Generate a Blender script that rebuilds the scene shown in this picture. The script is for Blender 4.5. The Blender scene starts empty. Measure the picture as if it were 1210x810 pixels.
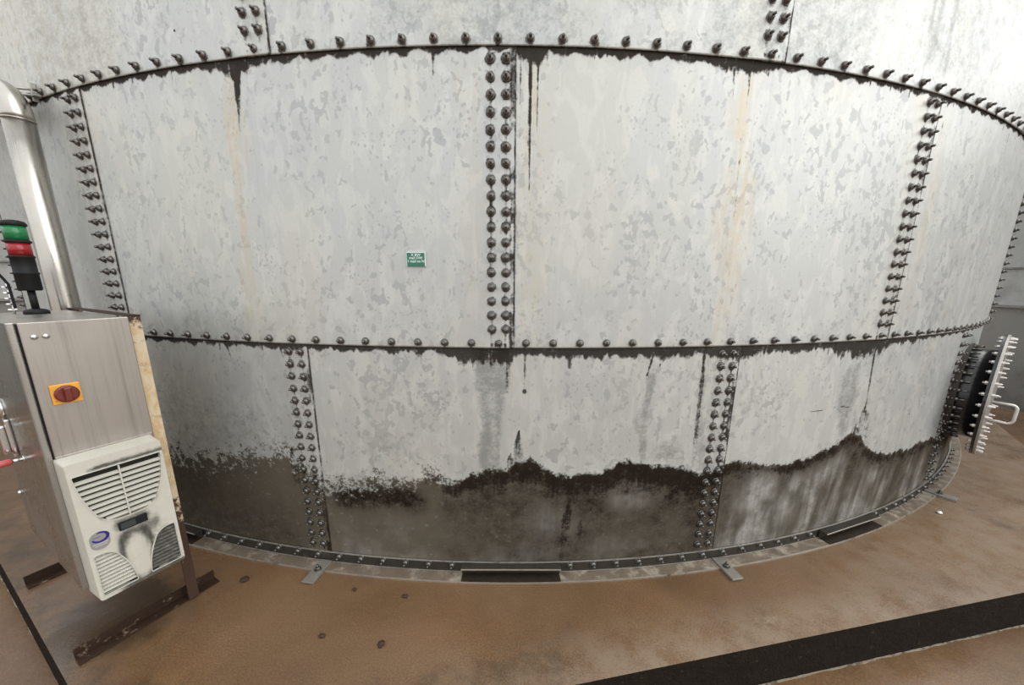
import bpy, bmesh, math, random
import numpy as np
from mathutils import Matrix, Vector

random.seed(7)
S = bpy.context.scene
COL = S.collection

# ------------------------------------------------------------------ camera
F_PX, PITCH, ROLL, YAW = 433.0, 0.21835, -0.00655, 0.00577
CX, CY = 606.1, 428.5
R = 7.51722                       # tank radius
CAM = Vector((0.0, -R - 1.96922, 1.78701))
_cp, _sp, _cy, _sy = math.cos(PITCH), math.sin(PITCH), math.cos(YAW), math.sin(YAW)
_r = Vector((_cy, -_sy, 0)); _f = Vector((_sy*_cp, _cy*_cp, -_sp)); _u = Vector((_sy*_sp, _cy*_sp, _cp))
_cr, _sr = math.cos(ROLL), math.sin(ROLL)
right, up = _cr*_r - _sr*_u, _sr*_r + _cr*_u
cam_d = bpy.data.cameras.new('camera'); cam = bpy.data.objects.new('camera', cam_d); COL.objects.link(cam)
cam_d.sensor_fit = 'HORIZONTAL'; cam_d.sensor_width = 36.0; cam_d.lens = F_PX/1210*36
cam_d.shift_x = (605-CX)/1210; cam_d.shift_y = (CY-405)/1210
cam_d.clip_start = 0.05; cam_d.clip_end = 500
m = Matrix((right, up, -_f)).transposed().to_4x4(); m.translation = CAM
cam.matrix_world = m
S.camera = cam

# ------------------------------------------------------------------ sky, light, exposure
S.view_settings.view_transform = 'Standard'; S.view_settings.look = 'None'
S.view_settings.gamma = 1.0; S.view_settings.use_curve_mapping = False
S.view_settings.exposure = 0.0
SKY_STRENGTH = 1.45
world = bpy.data.worlds.new('overcast_sky'); S.world = world; world.use_nodes = True
wt = world.node_tree; wt.nodes.clear()
w_out = wt.nodes.new('ShaderNodeOutputWorld'); w_bg = wt.nodes.new('ShaderNodeBackground')
w_tc = wt.nodes.new('ShaderNodeTexCoord'); w_sep = wt.nodes.new('ShaderNodeSeparateXYZ')
w_ramp = wt.nodes.new('ShaderNodeValToRGB')
wt.links.new(w_tc.outputs['Generated'], w_sep.inputs[0]); wt.links.new(w_sep.outputs['Z'], w_ramp.inputs[0])
cr = w_ramp.color_ramp
cr.elements[0].position = 0.0; cr.elements[0].color = (0.80, 0.81, 0.815, 1)
cr.elements[1].position = 0.75; cr.elements[1].color = (1.12, 1.14, 1.15, 1)
e = cr.elements.new(0.22); e.color = (0.88, 0.895, 0.90, 1)
wt.links.new(w_ramp.outputs[0], w_bg.inputs['Color']); w_bg.inputs['Strength'].default_value = SKY_STRENGTH
wt.links.new(w_bg.outputs[0], w_out.inputs[0])
sun_d = bpy.data.lights.new('cloud_veiled_sun', 'SUN'); sun = bpy.data.objects.new('cloud_veiled_sun', sun_d); COL.objects.link(sun)
sun_d.energy = 1.95; sun_d.angle = math.radians(70); sun_d.color = (1.0, 0.985, 0.96)
sun.rotation_euler = Vector((-1.0, 0.30, -0.80)).to_track_quat('-Z', 'Y').to_euler()
sun.location = (6, -14, 12)

# ------------------------------------------------------------------ helpers
def tag(o, label=None, cat=None, group=None, kind=None):
    if label: o['label'] = label
    if cat: o['category'] = cat
    if group: o['group'] = group
    if kind: o['kind'] = kind
    return o

def empty(name, loc=(0, 0, 0)):
    o = bpy.data.objects.new(name, None); COL.objects.link(o); o.location = loc
    o.empty_display_size = 0.1
    return o

class MB:
    """collects shapes into ONE mesh"""
    def __init__(s): s.v = []; s.f = []; s.sm = []; s.mi = []; s.cur = 0
    def add(s, vs, fs, smooth=False):
        b = len(s.v); s.v += [tuple(x) for x in vs]
        for f in fs: s.f.append(tuple(b+i for i in f)); s.sm.append(smooth); s.mi.append(s.cur)
    def box(s, a, b, fr=None):
        x0, y0, z0 = a; x1, y1, z1 = b
        vs = [(x, y, z) for z in (z0, z1) for y in (y0, y1) for x in (x0, x1)]
        fs = [(0, 2, 3, 1), (4, 5, 7, 6), (0, 1, 5, 4), (2, 6, 7, 3), (0, 4, 6, 2), (1, 3, 7, 5)]
        if fr: vs = [fr(*q) for q in vs]
        s.add(vs, fs)
    def cbox(s, a, b, c=0.004, fr=None):
        """box with chamfered edges"""
        x0, y0, z0 = a; x1, y1, z1 = b
        c = min(c, abs(x1-x0)*.45, abs(y1-y0)*.45, abs(z1-z0)*.45)
        bm = bmesh.new(); bmesh.ops.create_cube(bm, size=1)
        for v in bm.verts: v.co = Vector(((x0+x1)/2+v.co.x*(x1-x0), (y0+y1)/2+v.co.y*(y1-y0), (z0+z1)/2+v.co.z*(z1-z0)))
        bmesh.ops.bevel(bm, geom=list(bm.edges), offset=c, segments=2, affect='EDGES', profile=0.6)
        bm.verts.index_update()
        vs = [tuple(v.co) for v in bm.verts]; fs = [[v.index for v in f.verts] for f in bm.faces]; bm.free()
        if fr: vs = [fr(*q) for q in vs]
        s.add(vs, fs)
    def lathe(s, prof, n=16, fr=None, smooth=True):
        """profile [(r, h)] around local z"""
        vs = []; fs = []
        for r, h in prof:
            for k in range(n):
                a = 2*math.pi*k/n; vs.append((r*math.cos(a), r*math.sin(a), h))
        for j in range(len(prof)-1):
            for k in range(n):
                fs.append((j*n+k, j*n+(k+1) % n, (j+1)*n+(k+1) % n, (j+1)*n+k))
        fs.append(tuple(range(n-1, -1, -1))); fs.append(tuple((len(prof)-1)*n+k for k in range(n)))
        if fr: vs = [fr(*q) for q in vs]
        s.add(vs, fs, smooth)
    def tube(s, path, r, n=14, cap=True):
        path = [Vector(p) for p in path]; vs = []; fs = []
        ref = Vector((0, 0, 1))
        t0 = (path[1]-path[0]).normalized()
        if abs(t0.dot(ref)) > .9: ref = Vector((1, 0, 0))
        nrm = (ref - t0*ref.dot(t0)).normalized()
        for i, q in enumerate(path):
            t = (path[min(i+1, len(path)-1)]-path[max(i-1, 0)]).normalized()
            nrm = (nrm - t*nrm.dot(t)).normalized(); bn = t.cross(nrm)
            for k in range(n):
                a = 2*math.pi*k/n; vs.append(q + (nrm*math.cos(a)+bn*math.sin(a))*r)
        for j in range(len(path)-1):
            for k in range(n): fs.append((j*n+k, j*n+(k+1) % n, (j+1)*n+(k+1) % n, (j+1)*n+k))
        s.add(vs, fs, True)
        if cap:
            b = len(s.v)-len(vs)
            s.f += [tuple(b+k for k in range(n-1, -1, -1)), tuple(b+(len(path)-1)*n+k for k in range(n))]
            s.sm += [False, False]; s.mi += [s.cur]*2
    def prism(s, poly, z0, z1, fr=None):
        n = len(poly)
        vs = [(x, y, z0) for x, y in poly]+[(x, y, z1) for x, y in poly]
        fs = [tuple(range(n-1, -1, -1)), tuple(range(n, 2*n))]+[(k, (k+1) % n, n+(k+1) % n, n+k) for k in range(n)]
        if fr: vs = [fr(*q) for q in vs]
        s.add(vs, fs)
    def mesh(s, name, mats):
        me = bpy.data.meshes.new(name); me.from_pydata(s.v, [], s.f)
        for mt in (mats if isinstance(mats, (list, tuple)) else [mats]): me.materials.append(mt)
        me.polygons.foreach_set('use_smooth', s.sm); me.polygons.foreach_set('material_index', s.mi)
        bm = bmesh.new(); bm.from_mesh(me); bmesh.ops.recalc_face_normals(bm, faces=bm.faces); bm.to_mesh(me); bm.free()
        me.update(); return me
    def build(s, name, mats, parent=None):
        o = bpy.data.objects.new(name, s.mesh(name, mats)); COL.objects.link(o)
        if parent:
            o.parent = parent
            if any(abs(c) > 1e-9 for c in parent.location): o.matrix_parent_inverse = parent_world(parent).inverted()
        return o

def parent_world(o):
    w = Matrix.Translation(o.location)
    return w

# ------------------------------------------------------------------ material helper
class NT:
    def __init__(s, name):
        s.m = bpy.data.materials.new(name); s.m.use_nodes = True; s.t = s.m.node_tree
        s.b = s.t.nodes['Principled BSDF']
    def n(s, typ, **kw):
        nd = s.t.nodes.new(typ)
        for k, v in kw.items(): setattr(nd, k, v)
        return nd
    def link(s, a, b): s.t.links.new(a, b)
    def put(s, sock, v):
        if hasattr(v, 'is_linked') or isinstance(v, bpy.types.NodeSocket): s.link(v, sock)
        else: sock.default_value = v
    def math(s, op, a, b=0.0, c=None, clamp=False):
        nd = s.n('ShaderNodeMath', operation=op); nd.use_clamp = clamp
        s.put(nd.inputs[0], a); s.put(nd.inputs[1], b)
        if c is not None: s.put(nd.inputs[2], c)
        return nd.outputs[0]
    def ss(s, v, lo, hi, a=0.0, b=1.0):
        nd = s.n('ShaderNodeMapRange', interpolation_type='SMOOTHSTEP')
        s.put(nd.inputs['Value'], v)
        nd.inputs['From Min'].default_value = lo; nd.inputs['From Max'].default_value = hi
        nd.inputs['To Min'].default_value = a; nd.inputs['To Max'].default_value = b
        return nd.outputs[0]
    def noise(s, vec, scale, detail=3.0, rough=0.55, dist=0.0):
        nd = s.n('ShaderNodeTexNoise')
        if vec is not None: s.link(vec, nd.inputs['Vector'])
        nd.inputs['Scale'].default_value = scale; nd.inputs['Detail'].default_value = detail
        nd.inputs['Roughness'].default_value = rough; nd.inputs['Distortion'].default_value = dist
        return nd.outputs['Fac']
    def scale(s, vec, sc, loc=(0, 0, 0)):
        nd = s.n('ShaderNodeMapping'); s.link(vec, nd.inputs['Vector'])
        nd.inputs['Scale'].default_value = sc; nd.inputs['Location'].default_value = loc
        return nd.outputs[0]
    def mix(s, f, a, b):
        nd = s.n('ShaderNodeMix', data_type='RGBA')
        s.put(nd.inputs['Factor'], f)
        for sk, v in ((nd.inputs[6], a), (nd.inputs[7], b)):
            if isinstance(v, bpy.types.NodeSocket): s.link(v, sk)
            else: sk.default_value = (*v, 1) if len(v) == 3 else v
        return nd.outputs[2]
    def bump(s, h, strength=0.2, dist=0.01):
        nd = s.n('ShaderNodeBump'); nd.inputs['Strength'].default_value = strength; nd.inputs['Distance'].default_value = dist
        s.link(h, nd.inputs['Height']); s.link(nd.outputs[0], s.b.inputs['Normal'])
    def set(s, **kw):
        nm = dict(col='Base Color', rough='Roughness', metal='Metallic', spec='Specular IOR Level', coat='Coat Weight')
        for k, v in kw.items():
            sk = s.b.inputs[nm.get(k, k)]
            if isinstance(v, bpy.types.NodeSocket): s.link(v, sk)
            elif isinstance(v, tuple): sk.default_value = (*v, 1)
            else: sk.default_value = v
        return s.m

def simple(name, col, rough=0.5, metal=0.0, var=0.12, sc=14.0, wear_tone=None, wear_lo=0.55, wear_hi=0.7):
    n = NT(name); tc = n.n('ShaderNodeTexCoord').outputs['Object']
    f = n.noise(tc, sc, 4, 0.6)
    c = n.mix(f, tuple(x*(1-var) for x in col), tuple(min(1, x*(1+var)) for x in col))
    if wear_tone:
        w = n.ss(n.noise(tc, sc*0.8, 6, 0.7, 0.4), wear_lo, wear_hi)
        c = n.mix(w, c, wear_tone)
    return n.set(col=c, rough=rough, metal=metal, spec=0.5 if max(col) > .1 or rough < .3 else 0.2)

# ------------------------------------------------------------------ materials
def panel_material():
    n = NT('weathered_galvanised_steel')
    uv = n.n('ShaderNodeUVMap', uv_map='uv').outputs[0]
    at = n.n('ShaderNodeAttribute', attribute_name='stain', attribute_type='GEOMETRY')
    sep = n.n('ShaderNodeSeparateColor'); n.link(at.outputs['Color'], sep.inputs[0])
    dirt, rust, silt, wet = sep.outputs[0], sep.outputs[1], sep.outputs[2], at.outputs['Alpha']
    # zinc blotches: darker islands in a pale chalky ground, slightly drawn downwards
    v1 = n.scale(uv, (1.0, 0.72, 1.0))
    warp = n.n('ShaderNodeMix', data_type='VECTOR'); warp.inputs['Factor'].default_value = 0.035
    nz = n.n('ShaderNodeTexNoise'); n.link(v1, nz.inputs['Vector']); nz.inputs['Scale'].default_value = 11
    n.link(v1, warp.inputs[4]); n.link(nz.outputs['Color'], warp.inputs[5])
    wv = warp.outputs[1]
    b1 = n.noise(wv, 27, 2.5, 0.5, 0.25)
    dens = n.noise(n.scale(uv, (1, .6, 1), (3.1, 7.7, 0)), 1.7, 3, 0.55)
    isl = n.ss(n.math('ADD', b1, n.math('MULTIPLY', n.math('SUBTRACT', dens, 0.5), 0.50)), 0.595, 0.64)
    b2 = n.noise(n.scale(wv, (1, .6, 1), (9, 2, 0)), 15, 4, 0.55, 0.5)
    pale = n.ss(b2, 0.46, 0.60)
    vor = n.n('ShaderNodeTexVoronoi', feature='F1'); n.link(wv, vor.inputs['Vector']); vor.inputs['Scale'].default_value = 46
    fleck = n.ss(vor.outputs['Distance'], 0.22, 0.32, 1, 0)
    fleck = n.math('MULTIPLY', fleck, n.ss(n.noise(uv, 3.0, 3), 0.50, 0.64))
    grain = n.noise(uv, 85, 3, 0.6)
    c = n.mix(pale, (0.515, 0.525, 0.510), (0.580, 0.588, 0.562))
    c = n.mix(n.math('MULTIPLY', isl, 0.80), c, (0.385, 0.398, 0.395))
    c = n.mix(n.math('MULTIPLY', fleck, 0.70), c, (0.350, 0.36, 0.358))
    c = n.mix(n.math('MULTIPLY', n.ss(grain, 0.45, 0.7), 0.16), c, (0.40, 0.41, 0.40))
    cloud = n.noise(n.scale(uv, (1, .8, 1), (5, 1, 0)), 0.9, 4, 0.6)
    c = n.mix(n.math('MULTIPLY', n.ss(cloud, 0.45, 0.72), 0.30), c, (0.42, 0.435, 0.435))
    # long vertical runs, faint
    run = n.noise(n.scale(uv, (26, 0.9, 1)), 1.0, 4, 0.6)
    c = n.mix(n.math('MULTIPLY', n.ss(run, 0.54, 0.72), 0.35), c, (0.60, 0.60, 0.575))
    run2 = n.noise(n.scale(uv, (14, 0.6, 1), (4, 1, 0)), 1.0, 4, 0.65)
    c = n.mix(n.math('MULTIPLY', n.ss(run2, 0.56, 0.75), 0.30), c, (0.37, 0.385, 0.39))
    warm = n.ss(n.noise(n.scale(uv, (1.3, 0.35, 1), (11, 5, 0)), 1.3, 3), 0.48, 0.70)
    c = n.mix(n.math('MULTIPLY', warm, 0.35), c, (0.585, 0.565, 0.480))
    # wet grey streaks, and a darker sheen painted on the lower left plates
    fine = n.noise(uv, 60, 4, 0.65)
    mid = n.noise(uv, 16, 4, 0.6)
    br = n.math('ADD', n.math('MULTIPLY', n.math('SUBTRACT', fine, .5), 0.55), n.math('MULTIPLY', n.math('SUBTRACT', mid, .5), 0.75))
    wf = n.ss(n.math('ADD', wet, n.math('MULTIPLY', br, 1.1)), 0.22, 0.74)
    c = n.mix(n.math('MULTIPLY', wf, 0.75), c, (0.235, 0.245, 0.232))
    # rust / ochre wash
    rs = n.noise(n.scale(uv, (40, 1.6, 1)), 1.0, 4, 0.6)
    rf = n.math('MULTIPLY', rust, n.ss(n.math('ADD', rs, n.math('MULTIPLY', br, .6)), 0.30, 0.75), clamp=True)
    c = n.mix(rf, c, (0.56, 0.44, 0.25))
    # silt film
    sf = n.ss(n.math('ADD', silt, n.math('MULTIPLY', br, 1.5)), 0.40, 0.60)
    scol = n.mix(n.noise(uv, 5, 5, 0.65), (0.048, 0.0365, 0.0235), (0.102, 0.083, 0.057))
    spot = n.ss(n.noise(n.scale(uv, (1, 1.5, 1), (1, 6, 0)), 22, 3, 0.5), 0.62, 0.70)
    scol = n.mix(n.math('MULTIPLY', spot, 0.55), scol, (0.155, 0.15, 0.125))
    c = n.mix(n.math('MULTIPLY', sf, 0.94), c, scol)
    # soft films: dark slime and pale wash
    fa = n.n('ShaderNodeAttribute', attribute_name='film', attribute_type='GEOMETRY')
    fsep = n.n('ShaderNodeSeparateColor'); n.link(fa.outputs['Color'], fsep.inputs[0])
    pw = n.math('MULTIPLY', fsep.outputs[1], n.math('ADD', 0.55, n.math('MULTIPLY', n.math('ADD', br, n.math('SUBTRACT', run2, .5)), 1.6)), clamp=True)
    c = n.mix(pw, c, (0.42, 0.41, 0.38))
    fd = n.math('MULTIPLY', fsep.outputs[0], n.math('ADD', 0.85, n.math('MULTIPLY', br, 2.4)), clamp=True)
    c = n.mix(n.math('MULTIPLY', fd, 0.96), c, (0.0115, 0.0076, 0.0048))
    # black-brown grime
    drun = n.noise(n.scale(uv, (55, 3.5, 1), (2, 2, 0)), 1.0, 4, 0.6)
    dd = n.math('ADD', dirt, n.math('ADD', n.math('MULTIPLY', br, 1.55), n.math('MULTIPLY', n.math('SUBTRACT', drun, .5), 0.80)))
    df = n.ss(dd, 0.30, 0.84)
    df = n.math('MULTIPLY', df, n.ss(dirt, 0.02, 0.12))
    dcol = n.mix(n.noise(uv, 24, 5, 0.7), (0.006, 0.0042, 0.0032), (0.030, 0.0215, 0.0155))
    c = n.mix(n.math('MULTIPLY', df, 0.94), c, dcol)
    # pinholes
    vv = n.n('ShaderNodeTexVoronoi', feature='F1'); n.link(uv, vv.inputs['Vector']); vv.inputs['Scale'].default_value = 3.3
    pin = n.math('MULTIPLY', n.ss(vv.outputs['Distance'], 0.018, 0.026, 1, 0), n.ss(vv.outputs['Color'], 0.60, 0.62))
    c = n.mix(pin, c, (0.03, 0.03, 0.035))
    dk = n.math('MAXIMUM', n.math('MAXIMUM', df, sf), fd)
    n.bump(n.math('ADD', fine, n.math('MULTIPLY', df, 0.6)), 0.06, 0.004)
    rgh = n.math('ADD', n.math('ADD', n.math('MULTIPLY', b2, 0.20), 0.35), n.math('MULTIPLY', dk, 0.25))
    spc = n.math('SUBTRACT', 0.45, n.math('MULTIPLY', dk, 0.43))
    met = n.math('MULTIPLY', n.math('SUBTRACT', 1.0, dk), 0.42)
    return n.set(col=c, rough=rgh, metal=met, spec=spc)

def floor_material(name, seed):
    n = NT(name)
    tc = n.n('ShaderNodeTexCoord').outputs['Object']
    a = n.noise(n.scale(tc, (1, 1, 1), (seed, 0, 0)), 0.9, 5, 0.6, 0.4)
    c = n.mix(n.ss(a, 0.3, 0.7), (0.132, 0.074, 0.036), (0.200, 0.116, 0.059))
    b = n.noise(n.scale(tc, (1, 1, 1), (seed+5, 3, 0)), 2.3, 6, 0.65, 0.8)
    c = n.mix(n.math('MULTIPLY', n.ss(b, 0.50, 0.72), 0.5), c, (0.105, 0.067, 0.039))
    sc = n.noise(n.scale(tc, (1, 1, 1), (seed, 9, 0)), 5.0, 7, 0.7, 1.5)
    c = n.mix(n.math('MULTIPLY', n.ss(sc, 0.63, 0.75), 0.28), c, (0.20, 0.15, 0.105))
    sp = n.noise(tc, 120, 3, 0.6)
    c = n.mix(n.math('MULTIPLY', n.ss(sp, 0.40, 0.62, 1, 0), 0.35), c, (0.045, 0.029, 0.018))
    at = n.n('ShaderNodeAttribute', attribute_name='wear_tone', attribute_type='GEOMETRY')
    sep = n.n('ShaderNodeSeparateColor'); n.link(at.outputs['Color'], sep.inputs[0])
    pale, soak_dark, scuff = sep.outputs[0], sep.outputs[1], sep.outputs[2]
    pf = n.math('MULTIPLY', pale, n.ss(n.math('ADD', n.noise(tc, 6, 5, 0.7), n.math('MULTIPLY', n.math('SUBTRACT', sp, .5), .5)), 0.30, 0.62))
    c = n.mix(n.math('MULTIPLY', pf, 0.75), c, (0.235, 0.180, 0.128))
    wf = n.ss(n.math('ADD', soak_dark, n.math('MULTIPLY', n.math('SUBTRACT', n.noise(tc, 7, 5, 0.65), .5), 0.7)), 0.30, 0.62)
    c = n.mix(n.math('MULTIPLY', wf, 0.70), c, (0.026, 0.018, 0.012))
    qf = n.ss(n.math('ADD', scuff, n.math('MULTIPLY', n.math('SUBTRACT', n.noise(tc, 18, 6, 0.75, 1.0), .5), 1.4)), 0.55, 0.85)
    c = n.mix(n.math('MULTIPLY', qf, 0.5), c, (0.33, 0.27, 0.20))
    damp = n.noise(n.scale(tc, (1, 1, 1), (seed, 4, 2)), 1.5, 4, 0.6, 0.5)
    rg = n.ss(damp, 0.35, 0.65, 0.16, 0.46)
    n.bump(n.math('ADD', n.math('MULTIPLY', sp, 0.5), n.noise(tc, 28, 5, 0.6)), 0.16, 0.006)
    return n.set(col=c, rough=rg, spec=0.5)

def steel_material(name, col, rough=0.34, metal=0.9, streak=0.25, axis=(34, 34, 1.0)):
    n = NT(name); tc = n.n('ShaderNodeTexCoord').outputs['Object']
    st = n.noise(n.scale(tc, axis), 1.0, 4, 0.65)
    fog = n.noise(tc, 3.2, 4, 0.6)
    c = n.mix(n.ss(st, 0.45, 0.75), col, tuple(x*(1-streak) for x in col))
    c = n.mix(n.math('MULTIPLY', n.ss(fog, 0.45, 0.7), 0.25), c, tuple(x*0.72 for x in col))
    return n.set(col=c, rough=n.ss(fog, 0.3, 0.7, rough-0.07, rough+0.12), metal=metal)

M = {}
M['panel'] = panel_material()
M['slab'] = floor_material('brown_wet_concrete', 0.0)
M['yard'] = floor_material('brown_yard_concrete', 13.0)
def rim_material():  # side face of the slab, much darker than its top
    n = NT('dark_concrete_edge'); tc = n.n('ShaderNodeTexCoord').outputs['Object']
    f = n.noise(tc, 12, 6, 0.7, 0.5)
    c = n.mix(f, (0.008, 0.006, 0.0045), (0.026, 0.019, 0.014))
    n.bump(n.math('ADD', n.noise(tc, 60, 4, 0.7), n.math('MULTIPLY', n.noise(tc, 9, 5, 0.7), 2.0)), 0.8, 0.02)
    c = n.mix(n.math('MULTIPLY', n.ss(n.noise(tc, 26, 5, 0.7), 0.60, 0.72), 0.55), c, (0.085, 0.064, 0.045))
    return n.set(col=c, rough=0.85, spec=0.1)
M['rim'] = rim_material()
M['crust'] = simple('pale_lime_crust', (0.20, 0.160, 0.118), 0.7, 0.0, 0.3, 30, (0.06, 0.045, 0.03), 0.50, 0.62)
M['bolt'] = simple('dull_zinc_bolt', (0.145, 0.138, 0.128), 0.30, 0.85, 0.5, 30)
M['ring'] = simple('grimy_steel_angle', (0.042, 0.036, 0.030), 0.48, 0.2, 0.4, 9, (0.12, 0.105, 0.09), 0.60, 0.76)
M['foot'] = simple('scaled_steel_foot_flange', (0.165, 0.130, 0.095), 0.45, 0.15, 0.35, 12, (0.36, 0.315, 0.25), 0.46, 0.66)
M['edge'] = simple('bare_steel_edge', (0.52, 0.49, 0.45), 0.35, 0.7, 0.2, 10, (0.16, 0.14, 0.12), 0.55, 0.7)
M['clamp'] = simple('grey_zinc_plate', (0.30, 0.28, 0.255), 0.42, 0.5, 0.25, 16, (0.12, 0.10, 0.085), 0.56, 0.7)
M['stainless'] = steel_material('streaked_stainless_steel', (0.375, 0.345, 0.31), 0.36, 0.80, 0.30)
M['door'] = steel_material('stainless_door_skin', (0.37, 0.355, 0.33), 0.26, 0.92, 0.25)
M['pipe'] = steel_material('polished_stainless_pipe', (0.49, 0.465, 0.425), 0.24, 1.0, 0.12, (20, 20, .6))
M['gasket'] = simple('black_rubber_gasket', (0.018, 0.016, 0.020), 0.6, 0.0, 0.3, 40)
def cream_rust():
    n = NT('cream_paint_with_rust'); tc = n.n('ShaderNodeTexCoord').outputs['Object']
    sep = n.n('ShaderNodeSeparateXYZ'); n.link(tc, sep.inputs[0])
    f = n.noise(n.scale(tc, (1, 1, .5)), 22, 6, 0.7, 0.5)
    c = n.mix(n.ss(f, 0.40, 0.62), (0.50, 0.35, 0.19), (0.56, 0.47, 0.33))
    low = n.ss(sep.outputs['Z'], 0.30, 0.75, 0.30, 0.0)
    top = n.ss(sep.outputs['Z'], 1.50, 1.62, 0.0, 0.20)
    r = n.ss(n.math('ADD', n.noise(tc, 17, 7, 0.75), n.math('ADD', low, top)), 0.56, 0.68)
    c = n.mix(r, c, (0.045, 0.021, 0.011))
    return n.set(col=c, rough=0.6)
M['cream'] = cream_rust()
M['rusty'] = simple('rusted_angle_iron', (0.030, 0.016, 0.010), 0.62, 0.0, 0.5, 18, (0.24, 0.185, 0.125), 0.58, 0.70)
def white_plastic():
    n = NT('sooty_white_plastic'); tc = n.n('ShaderNodeTexCoord').outputs['Object']
    f = n.noise(tc, 7, 6, 0.65, 0.3)
    c = n.mix(f, (0.47, 0.455, 0.39), (0.58, 0.565, 0.50))
    at = n.n('ShaderNodeAttribute', attribute_name='soot', attribute_type='GEOMETRY')
    g = n.math('ADD', at.outputs['Fac'], n.math('MULTIPLY', n.math('SUBTRACT', n.noise(tc, 38, 6, 0.7), .5), 0.75))
    c = n.mix(n.math('MULTIPLY', n.ss(g, 0.22, 0.95), 0.92), c, (0.035, 0.033, 0.03))
    return n.set(col=c, rough=0.42)
M['plastic'] = white_plastic()
M['void'] = simple('painted_hollow_shade', (0.025, 0.024, 0.022), 0.8, 0.0, 0.4, 60)
M['black'] = simple('black_plastic', (0.013, 0.013, 0.0135), 0.55, 0.0, 0.25, 30)
M['screen'] = simple('dark_display_glass', (0.035, 0.042, 0.045), 0.12, 0.0, 0.2, 30)
M['green_lens'] = simple('green_lens', (0.012, 0.17, 0.055), 0.15, 0.0, 0.35, 60)
M['red_lens'] = simple('red_lens', (0.27, 0.012, 0.016), 0.15, 0.0, 0.35, 60)
M['yellow'] = simple('orange_yellow_plastic', (0.72, 0.33, 0.045), 0.45, 0.0, 0.25, 30, (0.25, 0.09, 0.03), 0.6, 0.7)
M['dark_red'] = simple('dark_red_plastic', (0.14, 0.018, 0.012), 0.25, 0.0, 0.35, 30)
M['pink_red'] = simple('faded_red_knob_plastic', (0.55, 0.10, 0.10), 0.4, 0.0, 0.2, 30)
M['chrome'] = simple('chrome', (0.72, 0.71, 0.70), 0.14, 1.0, 0.05, 10)
M['grey_label'] = simple('grey_label_film', (0.255, 0.25, 0.24), 0.4, 0.0, 0.12, 40)
M['navy'] = simple('navy_print', (0.022, 0.013, 0.17), 0.4, 0.0, 0.1, 20)
M['pale_print'] = simple('pale_print', (0.52, 0.51, 0.49), 0.45, 0.0, 0.1, 20)
M['sign_green'] = simple('green_engraved_plastic', (0.028, 0.165, 0.108), 0.35, 0.0, 0.2, 60)
M['sign_white'] = simple('white_engraving', (0.72, 0.80, 0.76), 0.5, 0.0, 0.05, 20)
M['barrel'] = simple('black_rubbery_coating', (0.014, 0.0135, 0.014), 0.22, 0.0, 0.3, 8)
M['flange'] = simple('bare_flange_steel', (0.40, 0.385, 0.355), 0.42, 0.6, 0.25, 14, (0.10, 0.085, 0.07), 0.58, 0.7)
M['stud'] = simple('bright_zinc_stud', (0.62, 0.60, 0.57), 0.4, 0.5, 0.15, 20)
M['cable'] = M['black']
M['shade_plate'] = simple('painted_joint_shade', (0.022, 0.015, 0.010), 0.75, 0.0, 0.6, 26, (0.075, 0.05, 0.032), 0.60, 0.72)  # dark brown standing in for the shade under the joint angles
M['conduit'] = simple('grey_painted_channel', (0.27, 0.285, 0.29), 0.45, 0.3, 0.15, 6)
M['stone'] = simple('dark_wet_stone', (0.045, 0.028, 0.020), 0.6, 0.0, 0.4, 60)
M['far_steel'] = simple('far_galvanised_steel', (0.34, 0.345, 0.335), 0.5, 0.3, 0.2, 1.2, (0.25, 0.25, 0.24), 0.5, 0.7)
M['far_dark'] = simple('far_dark_steel', (0.20, 0.195, 0.18), 0.5, 0.2, 0.25, 1.2, (0.10, 0.09, 0.08), 0.5, 0.7)  # darker steel for the lower ring and the lap ribs

# ------------------------------------------------------------------ numpy noise
def vnoise(x, y, seed=0):
    x = np.asarray(x, float); y = np.asarray(y, float)
    xi = np.floor(x).astype(np.int64); yi = np.floor(y).astype(np.int64); fx = x-xi; fy = y-yi
    fx = fx*fx*(3-2*fx); fy = fy*fy*(3-2*fy)
    def h(a, b):
        v = (a*374761393 + b*668265263 + seed*1442695041) & 0x7fffffff
        v = ((v ^ (v >> 13))*1274126177) & 0x7fffffff
        v = v ^ (v >> 16)
        return (v % 100003)/100003.0
    return (h(xi, yi)*(1-fx)+h(xi+1, yi)*fx)*(1-fy)+(h(xi, yi+1)*(1-fx)+h(xi+1, yi+1)*fx)*fy
def fbm(x, y, seed=0, o=4):
    s = 0; a = 1; t = 0
    for k in range(o): s = s+a*vnoise(x*2**k, y*2**k, seed+k*17); t += a; a *= .55
    return s/t
def sst(x, a, b):
    t = np.clip((x-a)/np.where(np.abs(np.asarray(b-a)) < 1e-9, 1e-9, b-a), 0, 1); return t*t*(3-2*t)

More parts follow.
